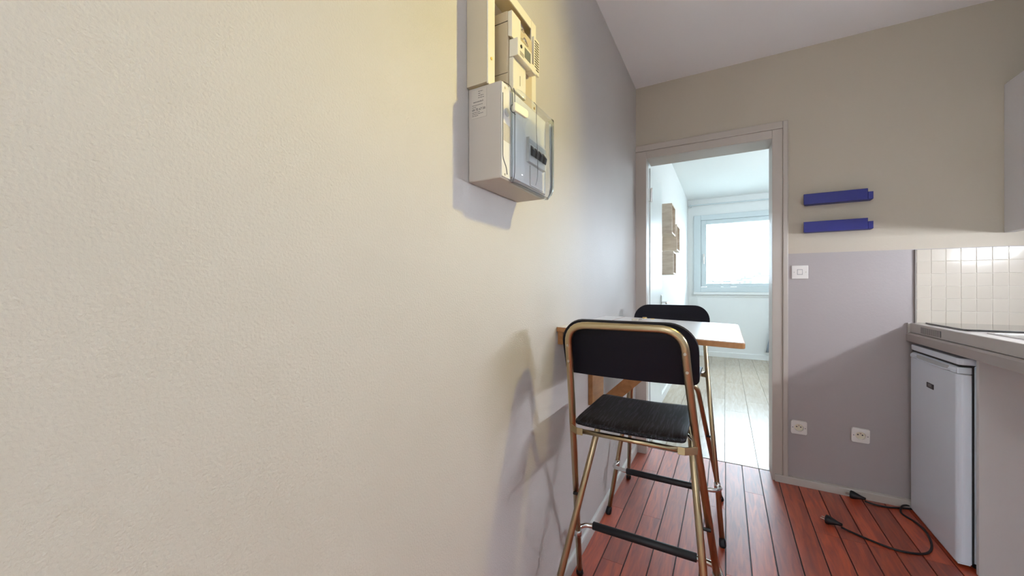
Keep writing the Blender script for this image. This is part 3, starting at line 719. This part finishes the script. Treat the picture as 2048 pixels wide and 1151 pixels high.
    for p_ in seat.data.polygons: p_.use_smooth = abs(p_.normal.z) > .45
    # support bar under the rear of the seat, with flat hinge brackets to the long tube
    zb_ = .679; w, y = P(.70)
    obj('support_bar', T([(-.142, -.092, zb_), (.142, -.092, zb_)], .0075, 10), M['tube'], t, local=True, smooth=True)
    for s in (-1, 1):
        bk = prism([(.136, -.101), (.154, -.101), (.184, -.078), (.182, -.074), (.152, -.097), (.136, -.097)], lambda u, v, t_: (s*u, v, t_), .669, .690, .0008)
        hb_ = obj('hinge_bracket', bk, M['tube'], t, local=True)
        obj('seat_rod', T([(s*(w-.006), y+.003, .700), (s*.150, y+.05, .700), (s*.120, y+.06, .700)], .0048, 8), M['chrome'], t, local=True, smooth=True)
    # footrest in front of the front feet
    zf_ = .222; w, y = P(zf_); yo = y+.062
    obj('footrest', T(fillet([(-w-.012, y-.004, zf_-.012), (-w-.004, yo-.012, zf_), (-w+.05, yo, zf_), (w-.05, yo, zf_), (w+.004, yo-.012, zf_), (w+.012, y-.004, zf_-.012)], [.03, .03, .03, .03], 6), .0095, 12), M['chrome'], t, local=True, smooth=True)
    obj('foot_sleeve', T([(-.190, yo, zf_), (-.188, yo, zf_), (.165, yo, zf_), (.167, yo, zf_)], [.0125, .0145, .0145, .0125], 14), M['rubber'], t, local=True, smooth=True)
    for s in (-1, 1):
        a = pt(s, zf_-.014); b = pt(s, zf_+.012)
        obj('clamp', T([a, b], .0135, 14), M['chrome'], t, local=True, smooth=True)
    return t
def dup(root, label):
    r = root.copy(); COL.objects.link(r); r['label'] = label
    for ch in list(root.children):
        c = ch.copy(); COL.objects.link(c); c.parent = r
        for gch in list(ch.children):
            d = gch.copy(); COL.objects.link(d); d.parent = c
    return r
s1 = make_stool('black folding bar stool seen from behind, on the near side of the wall table')
s2 = dup(s1, 'black folding bar stool facing forward behind the wall table, nearest the doorway')
s1.location = (.289, 1.234, 0)
s2.location = (.279, 2.098, 0); s2.rotation_euler = (0, 0, PI)

# ================================================================ FAR ROOM SHELVES, CORDS
for (ya, yb, za, zb, lab) in ((3.69, 3.96, 1.621, 1.893, 'topmost oak cube shelf on the far room wall'), (4.09, 4.37, 1.503, 1.761, 'middle oak cube shelf, furthest along the far room wall'), (3.80, 4.02, 1.257, 1.469, 'lowest and smallest oak cube shelf on the far room wall')):
    t = thing('cube_shelf', lab, 'shelf', (-.02, (ya+yb)/2, za), 'oak cube shelves beyond the door')
    xx = .12; k_ = .014
    obj('side_board', B((-.019, ya, za), (xx, ya+k_, zb)), M['oak'], t); obj('side_board', B((-.019, yb-k_, za), (xx, yb, zb)), M['oak'], t)
    obj('top_board', B((-.019, ya+k_, zb-k_), (xx, yb-k_, zb)), M['oak'], t)
    b_ = obj('bottom_board', B((-.019, ya+k_, za), (xx, yb-k_, za+k_)), M['oak'], t)
    obj('back_board', B((-.019, ya+k_, za+k_), (-.012, yb-k_, zb-k_)), M['oak'], t)
def cord(label, pts, plug_dir):
    t = thing('power_cord', label, 'cord', (pts[0][0], pts[0][1], 0), 'black power cords lying by the fridge')
    # smooth Catmull-Rom through the points
    P = [Vector((x, y, z)) for x, y, z in pts]; P = [P[0]*2-P[1]]+P+[P[-1]*2-P[-2]]; out = []
    for i in range(1, len(P)-2):
        for k_ in range(8):
            u = k_/8; a, b, c, d = P[i-1:i+3]
            out.append(.5*((2*b)+(-a+c)*u+(2*a-5*b+4*c-d)*u*u+(-a+3*b-3*c+d)*u**3))
    out.append(P[-2]); obj('cable', T(out, .0044, 8), M['rubber'], t, smooth=True)
    d = Vector((*plug_dir, 0)).normalized(); p = P[1]+Vector((0, 0, .0125))
    pl = obj('plug', T([p-d*.004, p+d*.012, p+d*.030, p+d*.046, p+d*.056, p+d*.058], [.0060, .0085, .0145, .0198, .0204, .018], 14), M['rubber'], t, smooth=True)
    n = d.cross(Vector((0, 0, 1)))
    for s in (-1, 1): obj('pin', T([p+d*.057+n*.0095*s, p+d*.076+n*.0095*s], .0024, 8), M['chrome'], pl)
z = .0045
cord('black power cord whose plug rests against the beige skirting', [(1.178, 2.650, z+.003), (1.215, 2.640, z), (1.262, 2.640, z), (1.30, 2.655, z), (1.345, 2.672, z), (1.40, 2.69, z), (1.46, 2.699, z)], (-1, .42))
cord('black power cord with its plug lying out on the red planks', [(1.012, 2.305, z+.003), (1.055, 2.283, z), (1.11, 2.252, z), (1.175, 2.228, z), (1.235, 2.235, z), (1.285, 2.265, z), (1.322, 2.335, z), (1.343, 2.44, z), (1.336, 2.53, z), (1.306, 2.600, z), (1.318, 2.650, z+.009), (1.345, 2.685, z+.010), (1.40, 2.698, z+.010), (1.46, 2.699, z+.010)], (-1, .45))
